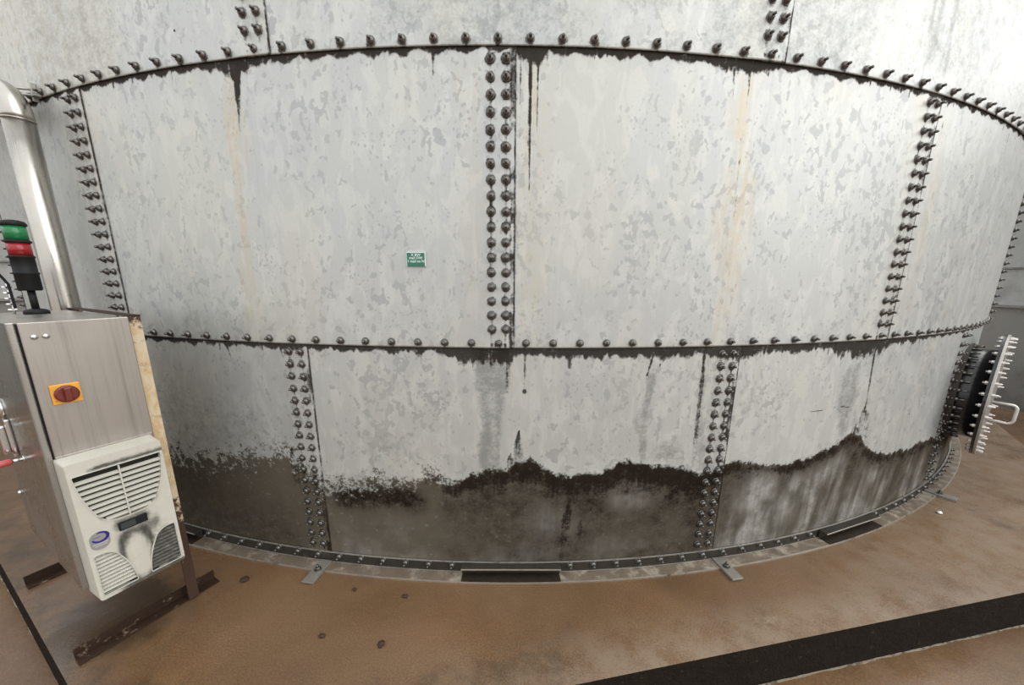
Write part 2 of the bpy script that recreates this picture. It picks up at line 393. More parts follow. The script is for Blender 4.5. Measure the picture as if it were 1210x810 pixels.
# ------------------------------------------------------------------ setting: slab and yard
ZG = -0.255                        # lower yard level; the tank slab's top is z = 0
def slab():
    ap = 8.10; rv = ap/math.cos(math.radians(20))
    corner = [math.radians(10.5+20+40*k) for k in range(9)]
    poly = [(rv*math.sin(a), -rv*math.cos(a)) for a in corner]
    # top as a fine grid in front of the tank so that worn, soaked and painted sheen areas have a shape of their own
    xs = np.arange(-9, 9.01, 0.05); ys = np.arange(-9, 9.01, 0.05)
    bm = bmesh.new()
    top = [bm.verts.new((x, y, 0)) for x, y in poly]; bot = [bm.verts.new((x, y, ZG)) for x, y in poly]
    nrm = [(math.sin(math.radians(10.5+40*k)), -math.cos(math.radians(10.5+40*k))) for k in range(9)]
    ft = bm.faces.new(top[::-1]); ft.material_index = 0
    for k in range(9):
        f = bm.faces.new((bot[k], bot[(k+1) % 9], top[(k+1) % 9], top[k])); f.material_index = 1
    geom = [ft]
    bm.faces.ensure_lookup_table()
    for ax, vals in ((0, np.arange(-4.6, 5.4, 0.06)), (1, np.arange(-8.62, -5.6, 0.06))):
        for q in vals:
            co = Vector((q, 0, 0)) if ax == 0 else Vector((0, q, 0)); no = Vector((1, 0, 0)) if ax == 0 else Vector((0, 1, 0))
            fs = [f for f in bm.faces if f.material_index == 0]
            es = {e for f in fs for e in f.edges}; vs = {v for f in fs for v in f.verts}
            bmesh.ops.bisect_plane(bm, geom=list(vs)+list(es)+fs, plane_co=co, plane_no=no)
    bmesh.ops.recalc_face_normals(bm, faces=bm.faces)
    me = bpy.data.meshes.new('floor'); bm.to_mesh(me); bm.free()
    me.materials.append(M['slab']); me.materials.append(M['rim'])
    n = len(me.vertices); co = np.zeros(n*3); me.vertices.foreach_get('co', co); co = co.reshape(-1, 3)
    x, y = co[:, 0], co[:, 1]
    edge = np.min(np.stack([ap-(nx*x+ny*y) for nx, ny in nrm]), 0)
    pale = sst(edge, 0.34, 0.0)*sst(x, -1.2, 0.9)
    pale = np.maximum(pale, sst(x, 1.2, 3.2)*(0.55+0.45*fbm(x*1.1, y*1.1, 3)))  # paler floor on the right: sky reflection painted into the colour
    soak_dark = 0.75*np.exp(-(((x+2.15)/0.42)**2+((y+7.85)/0.40)**2))
    soak_dark = np.maximum(soak_dark, 0.5*sst(edge, .30, .05)*sst(x, .3, -.6)*sst(x, -2.3, -1.6))
    soak_dark = np.maximum(soak_dark, 0.42*np.exp(-(((x-3.75)/0.30)**2+((y+6.95)/0.50)**2)))
    soak_dark = np.maximum(soak_dark, 0.30*np.exp(-(((x-0.15)/0.75)**2+((y+7.95)/0.12)**2)))
    soak_dark = np.maximum(soak_dark, .42*sst(edge, .42, .10)*sst(x, .9, .0))  # floor made darker towards the front edge
    scuff = np.zeros(n)
    for cx_, cy_, sx, sy, a in ((1.42, -7.86, .18, .07, .75), (0.35, -7.88, .05, .03, .8), (2.35, -7.4, .25, .05, .5), (1.0, -7.93, .35, .04, .4), (1.85, -7.75, .12, .05, .6), (3.2, -7.15, .06, .25, .55)):
        scuff = np.maximum(scuff, a*np.exp(-(((x-cx_)/sx)**2+((y-cy_)/sy)**2)))
    at = me.attributes.new('wear_tone', 'FLOAT_COLOR', 'POINT')
    at.data.foreach_set('color', np.stack([pale, soak_dark, scuff, np.ones(n)], 1).astype(np.float32).ravel())
    o = bpy.data.objects.new('floor', me); COL.objects.link(o); o['kind'] = 'structure'
slab()
def crust():
    ap = 8.10; rnd = random.Random(3)
    for k in (-1, 0):
        a = math.radians(10.5+40*k) if k == 0 else math.radians(-29.2)
        nx, ny = math.sin(a), -math.cos(a); tx, ty = math.cos(a), math.sin(a)
        mb = MB(); vs = []; N = 240
        for j in range(N+1):
            t = -2.9+5.8*j/N; w = .005+.004*math.sin(t*9)*math.sin(t*23)+.003*rnd.random(); w2 = .0015+.002*rnd.random()
            for q, z in ((ap-.002, ZG-.001), (ap+w, ZG-.001), (ap+w*.7, ZG+w2), (ap-.002, ZG+w2*1.6)): vs.append((nx*q+tx*t, ny*q+ty*t, z))
        mb.add(vs, [(4*j+l, 4*j+(l+1) % 4, 4*j+4+(l+1) % 4, 4*j+4+l) for j in range(N) for l in range(4)])
        o = mb.build('trim_%d' % (k+2), M['crust']); o['kind'] = 'structure'
crust()
g = MB(); g.add([(-60, -60, ZG-.001), (60, -60, ZG-.001), (60, 60, ZG-.001), (-60, 60, ZG-.001)], [(0, 1, 2, 3)])
tag(g.build('ground', M['yard']), kind='structure')

# ------------------------------------------------------------------ the tank
P = 0.147; T0 = -0.00879           # bolt pitch along the wall, angle of bolt 0
ZB, Z1, Z2 = 0.056, 1.460, 2.868   # heights of the three bolt rows
VP = (Z1-ZB)/19                    # pitch of bolts down a vertical joint
STEP = 0.010
def ang(i): return i*P/R + T0
def cyl(i, z, r):
    a = ang(i); return (r*math.sin(a), -r*math.cos(a), z)
def rad_frame(i, z, r):
    """local x = along the wall, y = up, z = outward"""
    a = ang(i); s, c = math.sin(a), math.cos(a)
    return lambda x, y, h: ((r+h)*s+x*c, -(r+h)*c+x*s, z+y)

tank = empty('storage_tank', (0, 0, 0))
tag(tank, 'huge round galvanised bolted steel tank with stained plates on the brown concrete slab', 'tank')

WL_I = [-40, -18, -15.8, -13, -10.6, -8.9, -7.3, -5.2, -3.3, -3.0, -1.35, -.3, .35, .75, 1.0, 1.36, 2.4, 3.76, 5.14, 7.3, 8.5, 10.5, 12.3, 14.2, 16.2, 17.4, 19.3, 20.9, 25, 40]
WL_Z = [.50, .50, .59, .62, .70, .74, .545, .60, .60, .66, .63, .67, .70, .76, .76, .735, .655, .66, .71, .71, .64, .68, .64, .66, .745, .755, .55, .54, .52, .52]
SEAMS = {0: [-8+17*k+(.35 if k == 2 else 0) for k in range(-4, 5)], 1: [17*k for k in range(-4, 5)], 2: [-8+17*k for k in range(-4, 5)]}

def stain(i, z, ring):
    u = i*P
    D = np.zeros_like(i); G = np.zeros_like(i); B = np.zeros_like(i); A = np.zeros_like(i); FD = np.zeros_like(i); FP = np.zeros_like(i)
    zl = (Z1 if ring == 0 else Z2)-0.028          # the lap edge above this ring
    d = zl-z
    col = vnoise(u*70, u*0+3, 5)*.6+vnoise(u*23, u*0+9, 8)*.4
    if ring in (0, 1):
        if ring == 0:
            base = np.interp(i, [-30, -9, -8.4, -7.2, -2.6, -1.8, -1.2, .4, .7, 3, 5, 8, 9, 10, 11.5, 13.5, 15, 16, 17.2, 18.2, 20, 22, 25.5, 30],
                             [.035, .035, .05, .035, .045, .07, .13, .14, .06, .07, .08, .07, .11, .11, .06, .07, .10, .16, .15, .06, .05, .03, .02, .02])
        else:
            base = np.interp(i, [-30, -19, -11, -9.6, -9.1, -8.4, -7, -2, .4, .62, 1.0, 1.35, 1.6, 4, 7, 7.6, 8.2, 9.3, 10, 12, 16, 18, 25, 30],
                             [.02, .02, .035, .05, .12, .075, .04, .028, .02, .08, .15, .14, .035, .045, .04, .10, .09, .055, .03, .03, .03, .03, .02, .02])
        scal = np.clip(np.cos(2*np.pi*(i-np.round(i))), -1, 1)
        L = base*(0.40+0.75*col)*(1.0 if ring == 0 else .78)+0.010*scal*(base < .06)
        D = np.maximum(D, 0.95*sst(d, L*1.25+.012, L*0.55))
        # thin drips hanging below some bolts
        k = np.round(i*2)/2; rnd = vnoise(k*7.31, k*0+ring*5.0, 21)
        ln = np.clip(rnd-0.45, 0, 1)*0.35*np.interp(base, [.02, .12], [.35, 1])
        wdt = np.abs(i-k-0.06*np.sin(k*5))*P
        D = np.maximum(D, 0.8*sst(wdt, .010, .002)*sst(d, ln, ln*.6)*(ln > .01))
    # vertical joints: grime running down the bolt columns and along the lap
    for s in SEAMS[ring]:
        st = {(1, 0): .85, (0, 9): .95, (0, -8): .75, (1, -17): .55, (1, 17): .7}.get((ring, s), .6)
        zb0 = (ZB, Z1, Z2)[ring]
        ph = np.mod(z-zb0, VP)/VP
        for c in (-.25, .25):
            dx = np.abs(i-s-c)*P
            dz = np.minimum(ph, 1-ph)*VP
            D = np.maximum(D, st*sst(np.hypot(dx, dz*.9), .034, .018)*(z > zb0+.035))
            D = np.maximum(D, st*sst(dx, .013, .004)*np.clip(.35+.75*ph, 0, 1)*(.55+.6*vnoise(u*40, z*9, 31)))
        lap = (i-s)*P
        D = np.maximum(D, (st*.85)*sst(np.abs(lap-.066), .022, .004)*sst(vnoise(u*9, z*5+s, 12)*.6+vnoise(u*60, z*20, 3)*.4, .34, .62))
        D = np.maximum(D, .8*sst(np.abs(lap-.083), .006, .002))
    zb0 = (ZB, Z1, Z2)[ring]
    dx = np.abs(i-np.round(i))*P
    D = np.maximum(D, .60*sst(np.hypot(dx, (z-zb0)+.008), .034, .018)*(z > zb0-.05))
    def drip(i0, i1, z0, z1, w0, w1, amp):
        t = np.clip((z0-z)/(z0-z1), 0, 1); ic = i0+(i1-i0)*t; w = (w0+(w1-w0)*t)*(sst(t, -.03, .35) if z0 < 1.3 else 1)
        return amp*sst(np.abs(i-ic)*P, w*1.5, w*.4)*((z < z0) & (z > z1))*(1-.5*t)
    def band(i0, i1, z0, z1, w, amp):
        t = (z0-z)/(z0-z1); ic = i0+(i1-i0)*t
        ws = w*(0.45+.9*vnoise(z*7, z*0+i0, 44)); ic = ic+(vnoise(z*5, z*0+i1, 46)-.5)*.35
        return amp*(.62+.6*vnoise(i*P*34, z*5, 47))*sst(np.abs(i-ic)*P, ws*1.5, ws*.3)*sst(t, -.02, .06)*sst(t, 1.03, .85)
    if ring == 1:
        for a in ((-8.8, -9.05, 2.84, 2.53, .030, .004, 1.2), (1.03, 1.03, 2.84, 2.22, .010, .005, 1.25), (1.25, 1.25, 2.84, 2.48, .006, .003, 1.0), (.72, .70, 2.83, 2.3, .007, .004, .7),
                  (-2.05, -2.06, 2.84, 2.72, .012, .004, 1), (7.75, 7.9, 2.84, 2.62, .008, .004, .9), (8.35, 8.45, 2.84, 2.56, .007, .003, .9), (17.9, 18.3, 2.8, 2.4, .012, .005, .45), (24.4, 24.8, 2.8, 2.2, .012, .006, .55), (8.35, 8.6, 2.5, 1.7, .004, .003, .55)):
            D = np.maximum(D, drip(*a))
        G = np.maximum(G, band(-9.15, -9.75, 2.78, 1.42, .055, .62))
        G = np.maximum(G, band(-9.15, -9.55, 2.62, 1.9, .022, .75))
        G = np.maximum(G, band(8.2, 8.72, 2.80, 1.44, .085, .62))
        G = np.maximum(G, band(1.0, 1.0, 2.8, 1.5, .07, .28))
        G = np.maximum(G, band(-.9, -.9, 2.8, 1.5, .08, .18))
        G = np.maximum(G, band(18.2, 18.9, 2.8, 1.5, .06, .25))
        G = np.maximum(G, band(-16.4, -16.4, 2.84, 2.55, .08, .25))
    elif ring == 2:
        A = np.maximum(A, .20+.22*sst(fbm(u*2.2, z*1.6, 57), .40, .65))
        A = np.maximum(A, band(16.12, 16.15, 3.6, 2.87, .085, .62)*sst(z, 2.84, 3.05))
        A = np.maximum(A, band(17.05, 17.0, 3.6, 2.85, .050, .66)*sst(z, 2.82, 3.0))
        G = np.maximum(G, .30*sst(i, -12, -18))
    else:
        wl = np.interp(i, WL_I, WL_Z)+(fbm(u*7, u*0+2, 61)-.5)*.09
        s = wl-z
        # grey-brown silt film everywhere below the old waterline
        soft = np.interp(i, [-9, -7.5, -3, -2, 8, 9], [.26, .26, .20, .06, .06, .03])
        B = np.clip(.5+.5*s/soft, 0, 1)
        wash = sst(i, 9.2, 10.5)
        sl = u+(z-.4)*(-.16)                        # washed runs lean a little
        slant = fbm(sl*3.4, z*1.9, 71)*.62+fbm(sl*15, z*1.3, 77)*.38
        pal = sst(slant, .40, .66)*wash*sst(s, .03, .20)*.85
        pal = np.maximum(pal, .95*np.exp(-(((sl-11.5*P)/.17)**2+((z-.44)/.17)**2)))
        pal = np.maximum(pal, .70*np.exp(-(((sl-13.2*P)/.14)**2+((z-.30)/.16)**2)))
        FP = pal.copy()
        FP = np.maximum(FP, .60*np.exp(-(((u-5.4*P)/.14)**2+((z-.51)/.09)**2)))
        FP = np.maximum(FP, .35*np.exp(-(((u-2.2*P)/.16)**2+((z-.36)/.13)**2)))
        FP = np.maximum(FP, .28*sst(fbm(u*3, z*6, 14), .5, .75)*sst(z, .30, .10)*sst(i, -4, -2))
        FP = np.maximum(FP, .26*sst(np.abs(i+5), 4, 1)*sst(fbm(u*2.5, z*4, 15), .42, .7)*sst(z, .40, .28))
        FP = FP*np.clip(.15+1.7*fbm(u*13, z*11, 51), 0, 1.2)
        top = sst(s, -.050, .030)
        prof = np.interp(i, [-9, -8.2, -7.6, -7.2, -3.3, -3.0, -2, 8.5, 10, 30], [0, .50, .30, .0, .0, .45, .80, .95, .80, .55])
        fade = np.interp(i, [-9, -2.5, 0, 8.5, 9.5, 30], [.07, .08, .13, .17, .075, .085])
        D = np.maximum(D, top*prof*np.exp(-(np.clip(s-.03, 0, 9)/fade)**2)*(1-.6*pal))
        deep = np.interp(i, [-9, -3.2, -2, 0, 2, 8.5, 9.2, 10.5, 18, 30], [.0, .05, .55, .88, .98, .98, .85, .68, .66, .62])
        FD = deep*sst(s, -.02, .06)*(.50+.50*np.exp(-(np.clip(s, 0, 9)/.24)**2))*(.90+1.5*(fbm(u*9, z*9, 23, 5)-.47))*(1-.75*FP)
        FD = np.maximum(FD, .55*sst(i, -8.2, -9.5)*sst(z, .52, .12)*.8)
        # soft dark bar on the second plate
        FD = np.maximum(FD, 1.0*sst(np.abs(i+5.05), 2.6, 1.5)*np.exp(-((z-.488+.010*np.sin(i*1.7))/.085)**2))
        D = np.maximum(D, .62*sst(np.abs(i+5.05), 2.4, 1.2)*np.exp(-((z-.492+.010*np.sin(i*1.7))/.085)**2))
        # isolated dark runs
        for a in ((2.9, 2.6, .52, .06, .045, .02, .8), (3.4, 3.3, .38, .12, .03, .02, .6), (8.0, 8.1, 1.42, .72, .012, .02, .85), (17.05, 17.4, 1.36, .80, .012, .010, .9), (17.2, 17.6, .98, .70, .05, .14, .7), (16.8, 17.4, .86, .6, .05, .12, .75),
                  (.78, .72, .98, .66, .012, .05, .95), (.45, .40, .82, .66, .01, .04, .9), (1.25, 1.2, .80, .66, .02, .06, .9), (.98, .98, 1.42, 1.17, .008, .004, 1), (.98, .98, 1.20, 1.165, .018, .010, 1.2), (2.62, 2.66, 1.42, 1.31, .022, .010, 1.1), (5.95, 5.7, 1.42, 1.26, .010, .006, 1.1), (6.2, 6.3, 1.34, 1.26, .005, .003, .7),
                  (.3, .3, 1.42, 1.17, .008, .01, .9), (-8.75, -8.6, .80, .50, .03, .05, .8), (-13.9, -13.6, 1.43, 1.32, .012, .004, .9), (-11.2, -11.0, 1.43, 1.27, .010, .004, .9), (-8.7, -8.5, 1.43, 1.33, .012, .006, .9), (14.8, 15.0, 1.42, 1.22, .006, .004, .8), (-12.6, -12.4, .75, .58, .02, .01, .5)):
            D = np.maximum(D, drip(*a))
        A = np.maximum(A, band(-.35, -.42, 1.36, .62, .075, .72))
        A = np.maximum(A, .62*sst(np.abs(i+.25), .9, .5)*sst(z, 1.13, 1.20))
        A = np.maximum(A, band(5.75, 5.85, 1.30, .68, .042, .62))
        A = np.maximum(A, band(16.0, 15.9, 1.40, .70, .10, .50))
        A = np.maximum(A, band(8.2, 8.3, 1.4, .7, .03, .4))
        A = np.maximum(A, .36*np.exp(-(((u+4.6*P)/.34)**2+((z-.82)/.20)**2)))
        A = np.maximum(A, .55*np.exp(-(((u-6.9*P)/.14)**2+((z-.78)/.10)**2)))
        A = np.maximum(A, .36*sst(i, -8.6, -10.5)*sst(z, 1.40, 0.95))  # darker lower left plates: a dull reflection painted in as grey
        D = np.maximum(D, .75*sst(np.abs(z-.985-.006*np.sin(i*3)), .006, .002)*sst(np.abs(i-15.9), 3.0, 1.5)*vnoise(u*12, u*0, 6)*1.3)
        # soft haze of splash right above the base ring
        B = np.maximum(B, .9*sst(z, .16, .05))
    return np.stack([np.clip(D, 0, 1.3), np.clip(G, 0, 1), np.clip(B, 0, 1), np.clip(A, 0, 1), np.clip(FD, 0, 1), np.clip(FP, 0, 1)], -1)

def panel(ring, s0, s1):
    zlo = (0.012, Z1-.028, Z2-.028)[ring]; zhi = (Z1+.02, Z2+.02, Z2+1.42)[ring]
    dense = s1 > -24 and s0 < 33
    if ring == 2: zcut = 3.62
    # the left end tucks under its neighbour's lap, the right end covers the next plate
    i0, i1 = s0-.30, s1+.575
    if dense:
        ii = np.unique(np.concatenate([np.arange(i0, i1, .0082/P), [i1]]))
        zz = np.unique(np.concatenate([np.arange(zlo, min(zhi, 3.62), .0082), [min(zhi, 3.62), zhi]]))
    else:
        ii = np.linspace(i0, i1, 40); zz = np.linspace(zlo, zhi, 12)
    I, Z = np.meshgrid(ii, zz)
    rr = R+ring*STEP+.0055*sst((I-i0)/(i1-i0), .90, .955)
    rr = rr+.0016*(fbm(I*P*1.7, Z*1.7, 90+ring)-.5)
    T = I*P/R+T0
    X = np.stack([rr*np.sin(T), -rr*np.cos(T), Z], -1).reshape(-1, 3)
    nu, nv = len(ii), len(zz); n = nu*nv
    # thickness: an inner skin behind the rim so that every lapped edge has depth
    th = .005
    rim = [j for j in range(nu)]+[k*nu+nu-1 for k in range(1, nv)]+[(nv-1)*nu+j for j in range(nu-2, -1, -1)]+[k*nu for k in range(nv-2, 0, -1)]
    Xi = X[rim].copy(); rho = np.hypot(Xi[:, 0], Xi[:, 1]); Xi[:, :2] *= ((rho-th)/rho)[:, None]
    V = np.concatenate([X, Xi])
    a = (np.arange(nv-1)[:, None]*nu+np.arange(nu-1)[None, :]).ravel()
    q = np.stack([a, a+1, a+1+nu, a+nu], 1)
    m_ = len(rim); k = np.arange(m_); rim = np.array(rim)
    q2 = np.stack([rim[k], n+k, n+(k+1) % m_, rim[(k+1) % m_]], 1)
    Q = np.concatenate([q, q2])
    me = bpy.data.meshes.new('panel')
    me.vertices.add(len(V)); me.vertices.foreach_set('co', V.ravel())
    me.loops.add(len(Q)*4); me.loops.foreach_set('vertex_index', Q.ravel().astype(np.int32))
    me.polygons.add(len(Q)); me.polygons.foreach_set('loop_start', np.arange(0, len(Q)*4, 4, dtype=np.int32))
    me.polygons.foreach_set('use_smooth', np.concatenate([np.ones(len(q), bool), np.zeros(len(q2), bool)]))
    me.update(calc_edges=True)
    C = stain(I.ravel(), Z.ravel(), ring); C = np.concatenate([C, C[rim]])
    C[n:, 0] = .8
    at = me.attributes.new('stain', 'FLOAT_COLOR', 'POINT'); at.data.foreach_set('color', np.ascontiguousarray(C[:, :4]).astype(np.float32).ravel())
    at = me.attributes.new('film', 'FLOAT_COLOR', 'POINT'); at.data.foreach_set('color', np.stack([C[:, 4], C[:, 5], C[:, 4]*0, C[:, 4]*0+1], 1).astype(np.float32).ravel())
    uvl = me.uv_layers.new(name='uv')
    U = np.stack([I.ravel()*P+ring*3.7+s0*.13, Z.ravel()], 1); U = np.concatenate([U, U[rim]])
    uvl.data.foreach_set('uv', U[Q.ravel()].astype(np.float32).ravel())
    me.materials.append(M['panel'])
    o = bpy.data.objects.new('panel', me); COL.objects.link(o); o.parent = tank
for ring in range(3):
    for a, b in zip(SEAMS[ring][:-1], SEAMS[ring][1:]):
        if b > -48 and a < 48: panel(ring, a, b)

# base ring: rolled angle with a standing leg and a foot flange
def arc_strip(mb, sec, i0, i1, n=220):
    """closed section [(radius offset, z)] swept along the wall"""
    vs = []; k = len(sec)
    for j in range(n+1):
        i = i0+(i1-i0)*j/n
        vs += [cyl(i, z, R+dr) for dr, z in sec]
    fs = [(j*k+a, j*k+(a+1) % k, (j+1)*k+(a+1) % k, (j+1)*k+a) for j in range(n) for a in range(k)]
    fs += [tuple(range(k)), tuple(n*k+a for a in range(k))]
    mb.add(vs, fs)
ring_o = empty('base_ring'); ring_o.parent = tank
mb = MB(); arc_strip(mb, [(.0065, .003), (.0155, .003), (.0155, .072), (.0065, .072)], -52, 52); mb.build('standing_leg', M['ring'], ring_o)
mb = MB(); arc_strip(mb, [(.0158, .0005), (.093, .0005), (.093, .0095), (.0158, .0095)], -52, 52); mb.build('foot_flange', M['foot'], ring_o)
mb = MB(); arc_strip(mb, [(.0060, .0722), (.0160, .0722), (.0160, .0752), (.0060, .0752)], -52, 52)
arc_strip(mb, [(.0158, .0097), (.0195, .0097), (.0195, .0115), (.0158, .0115)], -52, 52)
tag(mb.build('bright_edge', M['edge'], ring_o), 'bright worn edges of the base angle')
mb = MB(); arc_strip(mb, [(.0932, .0004), (.0975, .0004), (.0975, .0075), (.0932, .0075)], -52, 52)
tag(mb.build('sealant_bead', M['edge'], ring_o), 'pale bead along the outer edge of the foot flange')

# joint angles bolted over the ring joints (at i = 0.5, 17.5, -16.5)
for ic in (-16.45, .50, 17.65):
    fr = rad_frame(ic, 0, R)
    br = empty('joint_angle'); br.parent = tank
    h = .305; lo = -R*(1-math.cos(h/R))
    mb = MB(); mb.cbox((-h, .012, .0165), (h, .070, .024), .002, fr); mb.build('back_leg', M['ring'], br)
    mb = MB(); mb.cbox((-h, .066, .0165), (h, .074, .066), .0025, fr); mb.build('top_leg', M['ring'], br)
    mb = MB(); arc_strip(mb, [(.0205, .0097), (.0965, .0097), (.0965, .0118), (.0205, .0118)], ic-h/P*.98, ic+h/P*.98, 30); tag(mb.build('joint_shade', M['shade_plate'], br), 'dark plate painted as the shade on the foot flange below the joint')  # plate added to paint the shade below the joint angle
    mb = MB(); mb.cbox((-h, .0665, .0655), (h, .0755, .0685), .001, fr); mb.build('bright_edge', M['edge'], br)

# hold-down clamps on the foot flange
for ic in (-24.4, -7.62, 9.75, 26.45):
    fr = rad_frame(ic, 0, R)
    cl = empty('holding_clamp'); cl.parent = tank
    mb = MB(); mb.cbox((-.037, .011, .020), (.037, .020, .205), .0025, fr); mb.build('clamp_plate', M['clamp'], cl)
    mb = MB(); mb.cbox((-.035, .0003, .100), (.035, .0107, .198), .0025, fr); mb.build('packing_plate', M['clamp'], cl)
    f2 = lambda x, y, z, fr=fr: fr(x, .020+z, .105+y)
    mb = MB(); mb.lathe([(.021, 0), (.021, .003), (.0205, .0035)], 18, f2, False); mb.lathe([(.0155, .0035), (.0155, .016), (.013, .018)], 6, f2, False)
    mb.lathe([(.0085, .018), (.0085, .030), (.006, .033)], 12, f2); mb.build('nut', M['bolt'], cl)

# bolts
def bolt_mb(mb, fr=None):
    mb.lathe([(.0215, 0), (.0215, .0025), (.0195, .004)], 14, fr)
    mb.lathe([(.0175, .004), (.0175, .009), (.0160, .0145), (.0120, .0185), (.0085, .0205)], 14, fr)
    mb.lathe([(.0075, .0205), (.0072, .034), (.0045, .0375)], 10, fr)
spots = []
def onpx(i, z):
    q = Vector(cyl(i, z, R+.02))-CAM; zc = q.dot(_f)
    if zc < .2: return None
    return CX+F_PX*q.dot(right)/zc, CY-F_PX*q.dot(up)/zc, q.length
for i in range(-44, 45):
    if not any(abs(i-c) < 2.1 for c in (-16.45, .5, 17.65)): spots.append((i, ZB, .0160))
    spots.append((i, Z1, STEP)); spots.append((i, Z2, 2*STEP))
for ring, zb in ((0, ZB), (1, Z1), (2, Z2)):
    for s in SEAMS[ring]:
        for c in (-.25, .25):
            for j in range(1, 19): spots.append((s+c, zb+j*VP, ring*STEP+.0055*(1 if c < .6 else 0)))
seen = []
for q in spots:
    e = onpx(q[0], q[1])
    if e is None: continue
    if -30 < e[0] < 1240 and -30 < e[1] < 840 and q[0] < 36: seen.append((e[2], q))
seen.sort(key=lambda t: t[0])
bm_ = MB(); bolt_mb(bm_); bolt_mesh = bm_.mesh('bolt', M['bolt'])
def bolt_matrix(i, z, dr):
    a = ang(i); s, c = math.sin(a), math.cos(a)
    mt = Matrix(((c, 0, s, 0), (s, 0, -c, 0), (0, 1, 0, 0), (0, 0, 0, 1))); mt.translation = Vector(cyl(i, z, R+dr-.001)); return mt
for _, q in seen[:100]:
    o = bpy.data.objects.new('bolt', bolt_mesh); COL.objects.link(o); o.parent = tank; o.matrix_local = bolt_matrix(*q)
rest = MB()
for _, q in seen[100:]:
    i, z, dr = q; fr = rad_frame(i, z, R+dr-.001); bolt_mb(rest, fr)
o = rest.build('bolt_rows', M['bolt'], tank); o['kind'] = 'stuff'

# flanged manway low on the right-hand side
def manway():
    aw, a = math.radians(32.05), math.radians(34.8); s, c = math.sin(a), math.cos(a); zc = .862
    wx, wy = R*math.sin(aw), -R*math.cos(aw)
    fr = lambda x, y, h: (wx+h*s+x*c, wy-h*c+x*s, zc+y)
    mw = empty('manway'); mw.parent = tank
    RB, RF, L = .385, .520, .175
    mb = MB(); mb.lathe([(RB, -.09), (RB, L)], 64, fr); tag(mb.build('barrel', M['barrel'], mw), 'glossy black barrel of the manway')
    mb = MB(); mb.lathe([(.425, -.08), (.425, .016), (RB+.001, .018)], 64, fr, False); mb.build('wall_flange', M['ring'], mw)
    mb = MB(); mb.lathe([(RF, L-.018), (RF, L-.003)], 72, fr, False); mb.build('neck_flange', M['barrel'], mw)
    mb = MB(); mb.lathe([(RF, L), (RF, L+.013), (RF-.004, L+.016)], 72, fr, False); mb.build('cover_plate', M['flange'], mw)
    one = MB(); one.lathe([(.0075, .0), (.0075, .050), (.005, .055)], 8); one.lathe([(.014, .001), (.014, .015)], 6, None, False)
    wall_bolt = one.mesh('wall_bolt', M['bolt'])
    one = MB(); one.lathe([(.0075, -.046), (.0075, .046), (.005, .052)], 8); one.lathe([(.014, .016), (.014, .032)], 6, None, False); one.lathe([(.014, -.034), (.014, -.018)], 6, None, False)
    stud = one.mesh('cover_stud', M['stud'])
    for me, rr, h0, name in ((wall_bolt, .406, .016, 'wall_bolt'), (stud, .490, L, 'cover_stud')):
        for k in range(34):
            b = 2*math.pi*k/34
            o = bpy.data.objects.new(name, me); COL.objects.link(o); o.parent = mw
            mt = Matrix(((c, 0, s, 0), (s, 0, -c, 0), (0, 1, 0, 0), (0, 0, 0, 1))); mt.translation = Vector(fr(rr*math.cos(b), rr*math.sin(b), h0)); o.matrix_local = mt
    mb = MB()
    y0 = -.07; pts = []
    hx = -.30
    P0, P1 = (hx, y0-.075, L+.026), (hx, y0+.075, L+.026)
    path = [(hx, y0-.075, L+.02), (hx, y0-.075, L+.12)]
    for k in range(5):
        t = math.pi/2*k/4; path.append((hx, y0-.045-.03*math.cos(t), L+.12+.03*math.sin(t)))
    for k in range(5):
        t = math.pi/2*k/4; path.append((hx, y0+.045+.03*math.sin(t), L+.12+.03*math.cos(t)))
    path.append((hx, y0+.075, L+.02))
    mb.tube([fr(*q) for q in path], .010, 10); tag(mb.build('handle', M['stud'], mw), 'pale bent bar handle')
manway()

# ------------------------------------------------------------------ green sign on the tank wall
def sign():
    ic, z = -2.90, 1.893; fr = rad_frame(ic, z, R+STEP)
    sg = empty('sign_plate', fr(0, -.035, 0))
    tag(sg, 'small green plate with three lines of white lettering fixed to the tank wall', 'sign')
    mb = MB(); mb.cbox((-.047, -.034, .0015), (.047, .034, .011), .0015, fr); mb.build('plate', M['sign_green'], sg)
    mb = MB()
    for a, b in (((-.049, .0325, .0015), (.049, .0365, .0125)), ((.0465, -.034, .0015), (.0495, .0345, .0125)), ((-.0495, -.034, .0015), (-.0475, .0345, .0118))): mb.cbox(a, b, .0008, fr)
    mb.build('edging', M['sign_white'], sg)
    txt = MB()
    for line, y, h in (('X BW', .0165, .0155), ("mail OW", .0015, .0150), ("1 mail on N", -.0145, .0150)):
        cu = bpy.data.curves.new('lettering', 'FONT'); cu.body = line; cu.size = h*1.25; cu.align_x = 'CENTER'; cu.extrude = .0004; cu.resolution_u = 2; cu.offset = .0003
        to = bpy.data.objects.new('lettering', cu); COL.objects.link(to)
        bpy.context.view_layer.update()
        me = bpy.data.meshes.new_from_object(to.evaluated_get(bpy.context.evaluated_depsgraph_get()))
        txt.add([fr(v.co.x, v.co.y+y, .0113+v.co.z) for v in me.vertices], [tuple(p.vertices) for p in me.polygons])
        bpy.data.objects.remove(to); bpy.data.curves.remove(cu); bpy.data.meshes.remove(me)
    tag(txt.build('lettering', M['sign_white'], sg), 'three lines of small white lettering')
sign()

